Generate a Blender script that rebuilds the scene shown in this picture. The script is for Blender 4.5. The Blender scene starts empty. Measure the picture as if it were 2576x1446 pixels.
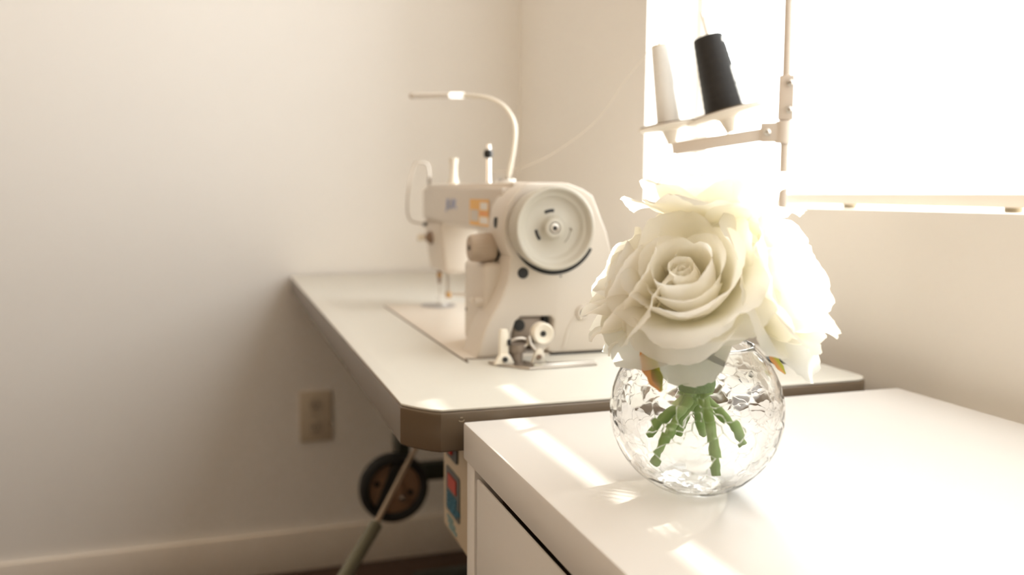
import bpy, bmesh, math, random
from mathutils import Vector, Matrix, Quaternion
PI = math.pi
scene = bpy.context.scene
COL = scene.collection

# ------------------------------------------------------------------ materials
def mat(name, color, rough=0.5, metal=0.0, noise=0.0, nscale=30.0, bump=0.0, bscale=200.0, spec=None, coat=0.0, transl=0.0, tcol=None):
    m = bpy.data.materials.new(name); m.use_nodes = True
    nt = m.node_tree; N = nt.nodes; L = nt.links
    b = N['Principled BSDF']
    b.inputs['Base Color'].default_value = (*color, 1)
    b.inputs['Roughness'].default_value = rough
    b.inputs['Metallic'].default_value = metal
    if spec is not None: b.inputs['Specular IOR Level'].default_value = spec
    if coat: b.inputs['Coat Weight'].default_value = coat
    tc = N.new('ShaderNodeTexCoord')
    if noise:
        n = N.new('ShaderNodeTexNoise'); n.inputs['Scale'].default_value = nscale; n.inputs['Detail'].default_value = 4
        r = N.new('ShaderNodeMix'); r.data_type = 'RGBA'
        r.inputs[6].default_value = (*[c * (1 - noise) for c in color], 1)
        r.inputs[7].default_value = (*[min(1, c * (1 + noise)) for c in color], 1)
        L.new(tc.outputs['Object'], n.inputs['Vector']); L.new(n.outputs['Fac'], r.inputs[0]); L.new(r.outputs[2], b.inputs['Base Color'])
    if bump:
        n2 = N.new('ShaderNodeTexNoise'); n2.inputs['Scale'].default_value = bscale; n2.inputs['Detail'].default_value = 3
        bp = N.new('ShaderNodeBump'); bp.inputs['Strength'].default_value = bump; bp.inputs['Distance'].default_value = 0.001
        L.new(tc.outputs['Object'], n2.inputs['Vector']); L.new(n2.outputs['Fac'], bp.inputs['Height']); L.new(bp.outputs['Normal'], b.inputs['Normal'])
    if transl:
        t = N.new('ShaderNodeBsdfTranslucent'); t.inputs['Color'].default_value = (*(tcol or color), 1)
        mx = N.new('ShaderNodeMixShader'); mx.inputs[0].default_value = transl
        L.new(b.outputs[0], mx.inputs[1]); L.new(t.outputs[0], mx.inputs[2]); L.new(mx.outputs[0], N['Material Output'].inputs['Surface'])
    return m

def emit_mat(name, color, strength):
    m = bpy.data.materials.new(name); m.use_nodes = True
    nt = m.node_tree; N = nt.nodes; L = nt.links
    b = N['Principled BSDF']
    b.inputs['Base Color'].default_value = (0.8, 0.79, 0.76, 1); b.inputs['Roughness'].default_value = 0.8
    b.inputs['Emission Color'].default_value = (*color, 1); b.inputs['Emission Strength'].default_value = strength
    return m

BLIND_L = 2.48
PANE_L = 9.4
WALLC = (0.865, 0.845, 0.812)
M = {}
M['wall'] = mat('wall_paint', WALLC, 0.7, noise=0.012, nscale=3, bump=0.05, bscale=350)
M['wall_ochre'] = mat('warm_wall_paint', (0.82, 0.73, 0.61), 0.8, noise=0.02)
M['wall_tan'] = mat('brown_wall_paint', (0.48, 0.40, 0.31), 0.8, noise=0.02)
M['bounce_blocker'] = mat('dark_bounce_blocker', (0.05, 0.033, 0.022), 0.5, noise=0.2, nscale=12)  # for the unseen panels added to soak up bounce light
M['ceiling'] = mat('ceiling_paint', (0.87, 0.80, 0.71), 0.8, noise=0.01)
M['trim'] = mat('trim_paint', (0.86, 0.80, 0.72), 0.35, noise=0.01)
M['floor'] = mat('dark_carpet', (0.085, 0.048, 0.032), 0.95, noise=0.35, nscale=140, bump=0.6, bscale=400)
M['laminate'] = mat('table_laminate', (0.66, 0.645, 0.585), 0.33, noise=0.012, nscale=60)
M['edge'] = mat('table_edge_plastic', (0.145, 0.105, 0.068), 0.27, noise=0.03)
M['edge_mark'] = mat('edge_scratch', (0.75, 0.62, 0.42), 0.4)
M['cabinet'] = mat('cabinet_lacquer', (0.775, 0.75, 0.72), 0.36, noise=0.006, nscale=8, spec=.3)
M['cabgap'] = mat('cabinet_gap_shade', (0.07, 0.035, 0.02), 0.8)  # shade of the drawer gaps put into the colour
M['machine'] = mat('machine_enamel', (0.66, 0.60, 0.525), 0.38, noise=0.01)
M['machine_light'] = mat('machine_plate', (0.74, 0.68, 0.60), 0.34)
M['wheel'] = mat('wheel_enamel', (0.52, 0.485, 0.41), 0.42)
M['dial'] = mat('dial_plastic', (0.46, 0.37, 0.28), 0.5)
M['black'] = mat('black_plastic', (0.012, 0.011, 0.010), 0.35)
M['rubber'] = mat('black_rubber', (0.010, 0.009, 0.009), 0.7)
M['recess'] = mat('recess_metal', (0.24, 0.16, 0.11), 0.5)
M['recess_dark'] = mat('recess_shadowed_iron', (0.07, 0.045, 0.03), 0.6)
M['iron'] = mat('dull_iron', (0.30, 0.245, 0.20), 0.45, metal=0.6)
M['chrome'] = mat('chrome', (0.78, 0.76, 0.73), 0.16, metal=1.0)
M['steel'] = mat('brushed_steel', (0.55, 0.50, 0.44), 0.38, metal=1.0)
M['brass'] = mat('brass', (0.55, 0.33, 0.13), 0.35, metal=0.8)
M['greyplate'] = mat('needle_plate_steel', (0.42, 0.41, 0.41), 0.35, metal=0.6)
M['cream'] = mat('cream_plastic', (0.84, 0.78, 0.67), 0.35)
M['hose'] = mat('lamp_hose', (0.88, 0.83, 0.72), 0.4)
M['lamp_head'] = mat('lamp_shell', (0.86, 0.82, 0.76), 0.25)
M['bulb'] = emit_mat('lamp_led_glow', (1.0, 0.98, 0.94), 1.6)
M['tip'] = mat('lamp_tip', (0.42, 0.33, 0.22), 0.5)
M['blue'] = mat('logo_blue', (0.30, 0.36, 0.58), 0.5)
M['orange'] = mat('sticker_orange', (0.82, 0.47, 0.12), 0.5)
M['stwhite'] = mat('sticker_white', (0.80, 0.76, 0.70), 0.5)
M['stgrey'] = mat('sticker_grey', (0.62, 0.57, 0.50), 0.5)
M['stred'] = mat('sticker_red', (0.85, 0.30, 0.12), 0.5)
M['stand'] = mat('stand_paint', (0.68, 0.60, 0.52), 0.4)
M['tray'] = mat('tray_plastic', (0.80, 0.73, 0.63), 0.4)
M['tray_pad'] = mat('tray_foam', (0.16, 0.12, 0.08), 0.9)
M['thread_black'] = mat('black_thread', (0.013, 0.011, 0.010), 0.62, noise=0.4, nscale=90, bump=0.5, bscale=700)
M['thread_white'] = mat('white_thread', (0.86, 0.84, 0.80), 0.7, noise=0.02, nscale=90, bump=0.3, bscale=700, transl=0.12)
M['thread'] = mat('thread_strand', (0.82, 0.77, 0.68), 0.7)
M['leg'] = mat('table_leg_paint', (0.035, 0.038, 0.030), 0.5)
M['rodgreen'] = mat('rod_tube_paint', (0.20, 0.19, 0.13), 0.45)
M['rod'] = mat('rod_steel', (0.55, 0.43, 0.32), 0.4, metal=0.3)
M['disc'] = mat('brown_disc', (0.27, 0.155, 0.09), 0.6)
M['box'] = mat('switch_box_cream', (0.62, 0.52, 0.38), 0.5)
M['boxpanel'] = mat('switch_panel_slate', (0.085, 0.095, 0.095), 0.4)
M['red'] = mat('switch_red', (0.50, 0.035, 0.02), 0.4)
M['boxblue'] = mat('switch_blue_print', (0.03, 0.16, 0.26), 0.5)
M['boxcyan'] = mat('switch_pale_blue_print', (0.22, 0.36, 0.38), 0.5)
M['outlet'] = mat('outlet_plastic', (0.62, 0.545, 0.44), 0.4)
M['outlet_face'] = mat('outlet_face_plastic', (0.50, 0.44, 0.36), 0.45)
M['stem'] = mat('rose_stem_green', (0.34, 0.52, 0.17), 0.45, noise=0.15, nscale=120, transl=0.15)
M['tape'] = mat('stem_wrap_green', (0.19, 0.31, 0.12), 0.6, bump=0.8, bscale=500)
M['winframe'] = mat('window_vinyl', (0.86, 0.84, 0.80), 0.4)
M['rail'] = mat('blind_rail_vinyl', (0.86, 0.80, 0.72), 0.4)
M['plug'] = mat('cord_plug_grey', (0.34, 0.30, 0.22), 0.5)
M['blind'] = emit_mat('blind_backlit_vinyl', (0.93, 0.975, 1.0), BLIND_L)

M['frost'] = emit_mat('frosted_daylit_glass', (0.93, 0.975, 1.0), PANE_L)
M['fill_glow'] = emit_mat('fill_glow_pane', (1.0, 0.70, 0.42), 2.0)  # warm glow of the added fill light on the left wall
# petals: waxy fabric, whiter rim, cream-yellow heart
def petal_mat():
    m = bpy.data.materials.new('rose_petal_cloth'); m.use_nodes = True
    nt = m.node_tree; N = nt.nodes; L = nt.links
    b = N['Principled BSDF']; b.inputs['Roughness'].default_value = 0.6; b.inputs['Specular IOR Level'].default_value = 0.25
    at = N.new('ShaderNodeUVMap')
    sp = N.new('ShaderNodeSeparateXYZ'); L.new(at.outputs[0], sp.inputs[0])
    mx = N.new('ShaderNodeMix'); mx.data_type = 'RGBA'
    mx.inputs[6].default_value = (0.955, 0.925, 0.80, 1); mx.inputs[7].default_value = (0.97, 0.96, 0.925, 1)
    rp = N.new('ShaderNodeMapRange'); rp.inputs[1].default_value = 0.1; rp.inputs[2].default_value = 0.8
    L.new(sp.outputs['Y'], rp.inputs[0]); L.new(rp.outputs[0], mx.inputs[0]); L.new(mx.outputs[2], b.inputs['Base Color'])
    tc = N.new('ShaderNodeTexCoord')
    n = N.new('ShaderNodeTexNoise'); n.inputs['Scale'].default_value = 900; L.new(tc.outputs['Object'], n.inputs['Vector'])
    bp = N.new('ShaderNodeBump'); bp.inputs['Strength'].default_value = 0.08; bp.inputs['Distance'].default_value = 0.0006
    L.new(n.outputs['Fac'], bp.inputs['Height']); L.new(bp.outputs[0], b.inputs['Normal'])
    t = N.new('ShaderNodeBsdfTranslucent'); t.inputs['Color'].default_value = (0.985, 0.972, 0.92, 1)
    ms = N.new('ShaderNodeMixShader'); ms.inputs[0].default_value = 0.68
    L.new(b.outputs[0], ms.inputs[1]); L.new(t.outputs[0], ms.inputs[2]); L.new(ms.outputs[0], N['Material Output'].inputs['Surface'])
    return m
M['petal'] = petal_mat()

def leaf_mat():
    m = bpy.data.materials.new('rose_leaf_cloth'); m.use_nodes = True
    nt = m.node_tree; N = nt.nodes; L = nt.links
    b = N['Principled BSDF']; b.inputs['Roughness'].default_value = 0.5
    uv = N.new('ShaderNodeUVMap'); sp = N.new('ShaderNodeSeparateXYZ'); L.new(uv.outputs[0], sp.inputs[0])
    r = N.new('ShaderNodeValToRGB')
    r.color_ramp.elements[0].position = 0.45; r.color_ramp.elements[0].color = (0.50, 0.52, 0.08, 1)
    r.color_ramp.elements[1].position = 0.85; r.color_ramp.elements[1].color = (0.72, 0.36, 0.14, 1)
    n = N.new('ShaderNodeTexNoise'); n.inputs['Scale'].default_value = 60
    tc = N.new('ShaderNodeTexCoord'); L.new(tc.outputs['Object'], n.inputs['Vector'])
    ad = N.new('ShaderNodeMath'); ad.operation = 'MULTIPLY_ADD'; ad.inputs[1].default_value = 0.3; L.new(n.outputs['Fac'], ad.inputs[0]); L.new(sp.outputs['X'], ad.inputs[2])
    L.new(ad.outputs[0], r.inputs[0]); L.new(r.outputs[0], b.inputs['Base Color'])
    t = N.new('ShaderNodeBsdfTranslucent'); L.new(r.outputs[0], t.inputs['Color'])
    ms = N.new('ShaderNodeMixShader'); ms.inputs[0].default_value = 0.35
    L.new(b.outputs[0], ms.inputs[1]); L.new(t.outputs[0], ms.inputs[2]); L.new(ms.outputs[0], N['Material Output'].inputs['Surface'])
    return m
M['leaf'] = leaf_mat()

# crackle glass: clear glass, every crack cell tilted a little, fine raised crack lines
def glass_mat():
    m = bpy.data.materials.new('crackle_glass'); m.use_nodes = True
    nt = m.node_tree; N = nt.nodes; L = nt.links
    for n in list(N):
        if n.type == 'BSDF_PRINCIPLED': N.remove(n)
    g = N.new('ShaderNodeBsdfGlass'); g.inputs['IOR'].default_value = 1.45; g.inputs['Roughness'].default_value = 0.0
    g.inputs['Color'].default_value = (0.985, 0.985, 0.98, 1)
    tc = N.new('ShaderNodeTexCoord')
    wn = N.new('ShaderNodeTexNoise'); wn.inputs['Scale'].default_value = 45; wn.inputs['Detail'].default_value = 2
    L.new(tc.outputs['Object'], wn.inputs['Vector'])
    vm = N.new('ShaderNodeVectorMath'); vm.operation = 'MULTIPLY_ADD'; vm.inputs[1].default_value = (0.018, 0.018, 0.018)
    L.new(wn.outputs['Color'], vm.inputs[0]); L.new(tc.outputs['Object'], vm.inputs[2])
    mp = N.new('ShaderNodeMapping'); mp.inputs['Scale'].default_value = (1.0, 1.0, 1.35); L.new(vm.outputs[0], mp.inputs['Vector'])
    vo = N.new('ShaderNodeTexVoronoi'); vo.feature = 'DISTANCE_TO_EDGE'; vo.inputs['Scale'].default_value = 66
    L.new(mp.outputs[0], vo.inputs['Vector'])
    r = N.new('ShaderNodeMapRange'); r.interpolation_type = 'SMOOTHSTEP'; r.inputs[1].default_value = 0.0; r.inputs[2].default_value = 0.02
    r.inputs[3].default_value = 0.0; r.inputs[4].default_value = 1.0
    L.new(vo.outputs['Distance'], r.inputs[0])
    vc = N.new('ShaderNodeTexVoronoi'); vc.feature = 'F1'; vc.inputs['Scale'].default_value = 66; L.new(mp.outputs[0], vc.inputs['Vector'])
    sb = N.new('ShaderNodeVectorMath'); sb.operation = 'SUBTRACT'; L.new(mp.outputs[0], sb.inputs[0]); L.new(vc.outputs['Position'], sb.inputs[1])
    c5 = N.new('ShaderNodeVectorMath'); c5.operation = 'SUBTRACT'; c5.inputs[1].default_value = (0.5, 0.5, 0.5); L.new(vc.outputs['Color'], c5.inputs[0])
    dt = N.new('ShaderNodeVectorMath'); dt.operation = 'DOT_PRODUCT'; L.new(sb.outputs[0], dt.inputs[0]); L.new(c5.outputs[0], dt.inputs[1])
    b1 = N.new('ShaderNodeBump'); b1.inputs['Strength'].default_value = 1.0; b1.inputs['Distance'].default_value = 0.105
    L.new(dt.outputs['Value'], b1.inputs['Height'])
    b2 = N.new('ShaderNodeBump'); b2.inputs['Strength'].default_value = 0.22; b2.inputs['Distance'].default_value = 0.0006
    L.new(r.outputs[0], b2.inputs['Height']); L.new(b1.outputs[0], b2.inputs['Normal'])
    L.new(b2.outputs[0], g.inputs['Normal'])
    L.new(g.outputs[0], N['Material Output'].inputs['Surface'])
    return m
M['glass'] = glass_mat()
def clear_mat():
    m = bpy.data.materials.new('clear_glass'); m.use_nodes = True
    nt = m.node_tree; N = nt.nodes
    N.remove(N['Principled BSDF'])
    g = N.new('ShaderNodeBsdfGlass'); g.inputs['IOR'].default_value = 1.45; g.inputs['Roughness'].default_value = 0.0
    nt.links.new(g.outputs[0], N['Material Output'].inputs['Surface'])
    return m
M['clear'] = clear_mat()
def pane_mat():
    m = bpy.data.materials.new('window_glass'); m.use_nodes = True
    nt = m.node_tree; N = nt.nodes; L = nt.links
    N.remove(N['Principled BSDF'])
    t = N.new('ShaderNodeBsdfTransparent'); t.inputs['Color'].default_value = (0.97, 0.98, 0.97, 1)
    g = N.new('ShaderNodeBsdfGlossy'); g.inputs['Roughness'].default_value = 0.02
    mx = N.new('ShaderNodeMixShader'); mx.inputs[0].default_value = 0.05
    L.new(t.outputs[0], mx.inputs[1]); L.new(g.outputs[0], mx.inputs[2]); L.new(mx.outputs[0], N['Material Output'].inputs['Surface'])
    return m
M['pane'] = pane_mat()

# ------------------------------------------------------------------ mesh helpers (world coordinates in, re-based on the thing)
def empty(name, loc, label=None, cat=None, group=None):
    o = bpy.data.objects.new(name, None); COL.objects.link(o); o.location = loc; o.empty_display_size = 0.02
    if label: o['label'] = label
    if cat: o['category'] = cat
    if group: o['group'] = group
    return o
def base_of(o):
    p = Vector((0, 0, 0))
    while o is not None:
        p += o.location; o = o.parent
    return p
def add_box(bm, lo, hi, bevel=0.0, seg=2, mi=0, mtx=None):
    r = bmesh.ops.create_cube(bm, size=1.0)
    vs = r['verts']
    c = [(a + b) / 2 for a, b in zip(lo, hi)]; s = [b - a for a, b in zip(lo, hi)]
    for v in vs: v.co = Vector((v.co.x * s[0] + c[0], v.co.y * s[1] + c[1], v.co.z * s[2] + c[2]))
    fs = set(f for v in vs for f in v.link_faces)
    for f in fs: f.material_index = mi
    out = list(vs)
    if bevel:
        es = set(e for v in vs for e in v.link_edges)
        g = bmesh.ops.bevel(bm, geom=list(es), offset=bevel, segments=seg, profile=0.5, affect='EDGES')
        out = list(set(v for f in g['faces'] for v in f.verts))
        for f in g['faces']: f.material_index = mi
        allv = set(out)
        for v in list(allv):
            for f in v.link_faces:
                for w in f.verts: allv.add(w)
        out = list(allv)
    if mtx is not None: bmesh.ops.transform(bm, matrix=mtx, verts=out)
    return out
def add_prism(bm, pts, axis, a, b, bevel=0.0, mi=0, seg=2):
    """polygon pts (2-D) extruded along axis 'x','y','z' from a to b; 2-D order: x->(y,z) y->(x,z) z->(x,y)"""
    def P(p, t):
        return {'x': (t, p[0], p[1]), 'y': (p[0], t, p[1]), 'z': (p[0], p[1], t)}[axis]
    va = [bm.verts.new(P(p, a)) for p in pts]; vb = [bm.verts.new(P(p, b)) for p in pts]
    n = len(pts); fs = []
    fs.append(bm.faces.new(va)); fs.append(bm.faces.new(list(reversed(vb))))
    for i in range(n): fs.append(bm.faces.new((va[i], vb[i], vb[(i + 1) % n], va[(i + 1) % n])))
    for f in fs: f.material_index = mi
    bmesh.ops.recalc_face_normals(bm, faces=fs)
    if bevel:
        es = [e for f in fs[:2] for e in f.edges]
        g = bmesh.ops.bevel(bm, geom=list(set(es)), offset=bevel, segments=seg, profile=0.5, affect='EDGES')
        for f in g['faces']: f.material_index = mi
    return va + vb
def frame(d):
    d = Vector(d).normalized()
    u = d.orthogonal().normalized()
    if abs(d.z) < 0.95: u = Vector((0, 0, 1)).cross(d).normalized()
    w = d.cross(u).normalized()
    return u, w, d
def add_lathe(bm, prof, origin, axis, n=40, mi=0, closed=False, ridges=0, ramp=0.0, rlo=None, rhi=None):
    """prof: list of (radius, height along axis)"""
    u, w, d = frame(axis); o = Vector(origin); rings = []
    for k, (r, h) in enumerate(prof):
        if r < 1e-6:
            rings.append([bm.verts.new(o + d * h)]); continue
        ring = []
        for i in range(n):
            t = 2 * PI * i / n; rr = r
            if ridges and rlo <= k <= rhi: rr = r - ramp * (0.5 + 0.5 * math.cos(ridges * t))
            ring.append(bm.verts.new(o + d * h + (u * math.cos(t) + w * math.sin(t)) * rr))
        rings.append(ring)
    seq = list(zip(rings, rings[1:]))
    if closed: seq.append((rings[-1], rings[0]))
    for A, C in seq:
        if len(A) == 1 and len(C) == 1: continue
        for i in range(n):
            j = (i + 1) % n
            if len(A) == 1: f = bm.faces.new((A[0], C[i], C[j]))
            elif len(C) == 1: f = bm.faces.new((A[i], C[0], A[j]))
            else: f = bm.faces.new((A[i], C[i], C[j], A[j]))
            f.material_index = mi
def add_cyl(bm, p0, p1, r, n=20, mi=0, r1=None):
    p0 = Vector(p0); p1 = Vector(p1); h = (p1 - p0).length; r1 = r if r1 is None else r1
    b = min(r, r1, h / 2) * 0.12
    add_lathe(bm, [(0, 0), (r - b, 0), (r, b), (r1, h - b), (r1 - b, h), (0, h)], p0, p1 - p0, n, mi)
def catmull(pts, k=6):
    P = [Vector(p) for p in pts]
    P = [P[0] * 2 - P[1]] + P + [P[-1] * 2 - P[-2]]
    out = []
    for i in range(1, len(P) - 2):
        for s in range(k):
            t = s / k; a, b, c, d = P[i - 1], P[i], P[i + 1], P[i + 2]
            out.append(0.5 * ((2 * b) + (c - a) * t + (2 * a - 5 * b + 4 * c - d) * t * t + (3 * b - a - 3 * c + d) * t ** 3))
    out.append(P[-2]); return out
def add_tube(bm, pts, r, n=10, mi=0, smooth=6, r1=None, ends=True):
    P = catmull(pts, smooth) if smooth else [Vector(p) for p in pts]
    rings = []; u = None
    for i, p in enumerate(P):
        d = (P[min(i + 1, len(P) - 1)] - P[max(i - 1, 0)]).normalized()
        u = frame(d)[0] if u is None else (u - d * u.dot(d)).normalized()
        w = d.cross(u); rr = r if r1 is None else r + (r1 - r) * i / (len(P) - 1)
        rings.append([bm.verts.new(p + (u * math.cos(2 * PI * k / n) + w * math.sin(2 * PI * k / n)) * rr) for k in range(n)])
    for A, C in zip(rings, rings[1:]):
        for k in range(n):
            f = bm.faces.new((A[k], C[k], C[(k + 1) % n], A[(k + 1) % n])); f.material_index = mi
    if ends:
        for R in (rings[0], rings[-1]):
            f = bm.faces.new(R); f.material_index = mi
def add_disc_arc(bm, c, axis, r0, r1, a0, a1, t, n=14, mi=0):
    """a curved slot: ring sector of thickness t round axis at c"""
    u, w, d = frame(axis); c = Vector(c); va = []
    for s in (0, 1):
        out = []
        for i in range(n + 1):
            a = a0 + (a1 - a0) * i / n
            e = u * math.cos(a) + w * math.sin(a)
            out.append((bm.verts.new(c + e * r0 + d * t * s), bm.verts.new(c + e * r1 + d * t * s)))
        va.append(out)
    for i in range(n):
        for s in (0, 1):
            f = bm.faces.new((va[s][i][0], va[s][i][1], va[s][i + 1][1], va[s][i + 1][0])); f.material_index = mi
        f = bm.faces.new((va[0][i][0], va[0][i + 1][0], va[1][i + 1][0], va[1][i][0])); f.material_index = mi
        f = bm.faces.new((va[0][i][1], va[0][i + 1][1], va[1][i + 1][1], va[1][i][1])); f.material_index = mi
    for i in (0, n):
        f = bm.faces.new((va[0][i][0], va[0][i][1], va[1][i][1], va[1][i][0])); f.material_index = mi
def box_obj(name, lo, hi, m, parent=None, bevel=0.0, **k):
    bm = bmesh.new(); add_box(bm, lo, hi, bevel); return obj(name, bm, m, parent, **k)
def cyl_obj(name, p0, p1, r, m, parent=None, n=24, r1=None, **k):
    bm = bmesh.new(); add_cyl(bm, p0, p1, r, n, 0, r1); return obj(name, bm, m, parent, **k)

def obj(name, bm, m, parent=None, smooth=True, origin=None, label=None, cat=None, kind=None, auto=40, recalc=True, group=None):
    me = bpy.data.meshes.new(name)
    off = base_of(parent) if parent else Vector(origin or (0, 0, 0))
    if recalc: bmesh.ops.recalc_face_normals(bm, faces=bm.faces)
    if smooth:
        for f in bm.faces: f.smooth = True
        for e in bm.edges:
            if len(e.link_faces) == 2 and e.calc_face_angle(0) > math.radians(auto): e.smooth = False
    bmesh.ops.translate(bm, verts=bm.verts, vec=-off)
    bm.to_mesh(me); bm.free()
    for x in (m if isinstance(m, (list, tuple)) else [m]): me.materials.append(x)
    o = bpy.data.objects.new(name, me); COL.objects.link(o)
    if parent: o.parent = parent
    else: o.location = off
    for k, v in (('label', label), ('category', cat), ('kind', kind), ('group', group)):
        if v: o[k] = v
    return o
def struct(name, lo, hi, m, bevel=0.0):
    return box_obj(name, lo, hi, m, None, bevel, smooth=bool(bevel), kind='structure', origin=tuple((a + b) / 2 for a, b in zip(lo, hi)))

# ------------------------------------------------------------------ the room
XW, YB, XL, YF, ZC = 0.754, 2.179, -1.9, -2.2, 2.7     # window wall, back wall, far left wall, wall behind the camera, ceiling
struct('floor', (XL - .1, YF - .1, -.1), (XW + .16, YB + .1, 0), M['floor'])
struct('ceiling', (XL - .1, YF - .1, ZC), (XW + .16, YB + .1, ZC + .1), M['ceiling'])
struct('wall_back', (XL - .1, YB, 0), (XW + .16, YB + .1, ZC), M['wall'])
struct('wall_left', (XL - .1, YF, 0), (XL, YB, ZC), M['wall_ochre'])
struct('wall_front', (XL - .1, YF - .1, 0), (XW + .16, YF, ZC), M['wall_tan'])
WY0, WY1, WZ0, WZ1, WT = -1.35, 1.467, 0.935, 2.50, 0.15   # window opening and wall thickness
struct('added_dark_panel_1', (XL, YF, .106), (XL + .02, YB, 1.15), M['bounce_blocker'])     # unseen dark panel added to cut bounce from the far left wall
struct('added_dark_panel_2', (XL + .02, YF, .106), (XW, YF + .02, 1.15), M['bounce_blocker'])  # same added dark panel on the wall behind the camera
bm = bmesh.new()
ys = [YF, WY0, WY1, YB]; zs = [0, WZ0, WZ1, ZC]
for i in range(3):
    for j in range(3):
        if i == 1 and j == 1: continue
        for x in (XW, XW + WT):
            bm.faces.new([bm.verts.new((x, ys[a], zs[b])) for a, b in ((i, j), (i + 1, j), (i + 1, j + 1), (i, j + 1))])
for (y0, z0, y1, z1) in ((WY0, WZ0, WY1, WZ0), (WY1, WZ0, WY1, WZ1), (WY0, WZ1, WY1, WZ1), (WY0, WZ0, WY0, WZ1),
                         (YF, 0, YB, 0), (YB, 0, YB, ZC), (YF, ZC, YB, ZC), (YF, 0, YF, ZC)):
    bm.faces.new([bm.verts.new(v) for v in ((XW, y0, z0), (XW + WT, y0, z0), (XW + WT, y1, z1), (XW, y1, z1))])
bmesh.ops.remove_doubles(bm, verts=bm.verts, dist=1e-5)
obj('wall_right', bm, M['wall'], smooth=False, kind='structure', origin=(XW, 0, 1.2))
def skirting(name, lo, hi, axis):
    bm = bmesh.new(); add_box(bm, lo, hi, 0.004, 2)
    return obj(name, bm, M['trim'], kind='structure', origin=lo)
skirting('baseboard_back', (XL, YB - .014, 0), (XW, YB, .106), 'x')
skirting('baseboard_left', (XL, YF, 0), (XL + .024, YB - .014, .106), 'y')
skirting('baseboard_right', (XW - .014, YF, 0), (XW, YB - .014, .106), 'y')
skirting('baseboard_front', (XL + .024, YF, 0), (XW - .014, YF + .024, .106), 'x')

# window: vinyl frame and two glass panes set at the outside of the reveal
w = empty('window_1', (XW + .125, (WY0 + WY1) / 2, WZ0)); w['kind'] = 'structure'
bm = bmesh.new()
FX0, FX1 = XW + .105, XW + .145
YM = 1.150
add_box(bm, (FX0, WY0, WZ0 - .004), (FX1, WY1, WZ0 + .010), .002)
add_box(bm, (FX0, WY0, WZ1 - .045), (FX1, WY1, WZ1 - .001), .003)
add_box(bm, (FX0, WY0 + .0005, WZ0 + .010), (FX1, WY0 + .04, WZ1 - .045), .003)
add_box(bm, (FX0, WY1 - .04, WZ0 + .010), (FX1, WY1 - .0005, WZ1 - .045), .003)
add_box(bm, (FX0, YM - .02, WZ0 + .010), (FX1, YM + .02, WZ1 - .045), .003)
obj('window_frame', bm, M['winframe'], w)
box_obj('window_pane', (XW + .123, WY0 + .04, WZ0 + .010), (XW + .127, YM - .02, WZ1 - .045), M['pane'], w, smooth=False)
box_obj('frosted_pane', (XW + .121, YM + .02, WZ0 + .010), (XW + .127, WY1 - .04, WZ1 - .045), M['frost'], w, smooth=False)

# unseen fill light added as a high window on the far left wall
w2 = empty('added_fill_window', (XL, 0.1, 1.5)); w2['kind'] = 'structure'
bm = bmesh.new()
for lo, hi in (((XL, -1.35, 1.45), (XL + .03, 1.35, 1.51)), ((XL, -1.35, 2.29), (XL + .03, 1.35, 2.35)), ((XL, -1.35, 1.51), (XL + .03, -1.29, 2.29)), ((XL, 1.29, 1.51), (XL + .03, 1.35, 2.29)), ((XL, -.03, 1.51), (XL + .03, .03, 2.29))):
    add_box(bm, lo, hi, .003)
obj('window_frame', bm, M['winframe'], w2)
for y0, y1 in ((-1.29, -.03), (.03, 1.29)): box_obj('frosted_pane', (XL + .004, y0, 1.51), (XL + .010, y1, 2.29), M['fill_glow'], w2, smooth=False)  # emissive panes of the added fill light

# closed venetian blinds, glowing with the daylight behind them
XBL = 0.814
PITCH, OPEN0, OPEN1 = .0378, 1.045, 1.20
def blind(y0, y1, zr0, zr1, zs0, leak, label, tick):
    t = empty('window_blind', (XBL, (y0 + y1) / 2, WZ0), label, 'blind')
    bm = bmesh.new(); z = zs0; k = 0; hh = (PITCH - leak) / 2
    while z + 2 * hh < WZ1 - .045:
        if OPEN0 < z + hh < OPEN1:      # a few slats stand open, edge on to the sun
            add_box(bm, (-.0006, -(y1 - y0) / 2, -hh), (.0006, (y1 - y0) / 2, hh), 0, mtx=Matrix.Translation((XBL, (y0 + y1) / 2, z + hh)) @ Matrix.Rotation(math.radians(67), 4, 'Y'))
        else: add_box(bm, (XBL - .0006, y0, z), (XBL + .0006, y1, z + 2 * hh))
        z += PITCH
    obj('slat', bm, M['blind'], t, smooth=False)
    if zr1 > zr0:
        box_obj('bottom_rail', (XBL - .011, y0, zr0), (XBL + .011, y1, zr1), M['rail'], t, .003)
        for yy in tick:
            cyl_obj('cord_plug', (XBL + .001, yy, WZ0 + .0004), (XBL + .001, yy, zr0 + .0005), .009, M['plug'], t, 16)
            bm = bmesh.new(); add_box(bm, (XBL - .0040, yy - .0008, zr1 + .0002), (XBL - .0032, yy + .0008, WZ1 - .05))
            obj('lift_cord', bm, M['blind'], t)
    box_obj('head_rail', (XBL - .016, y0, WZ1 - .042), (XBL + .016, y1, WZ1 - .002), M['rail'], t, .003)
    return t
blind(WY0 + .004, 1.128, WZ0 + .0055, WZ0 + .0205, .9735, .0062, 'white venetian blind with a visible bottom rail right of the pole', (.979, .721, .46, .20, -.06, -.32, -.60, -.90, -1.2))
bm = bmesh.new(); add_box(bm, (XBL - .0015, WY0 + .004, .9562), (XBL + .0015, 1.128, .9673)); 
r0 = [o for o in bpy.data.objects if o.name == 'window_blind'][0]
obj('slat', bm, M['blind'], r0, smooth=False)

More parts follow.
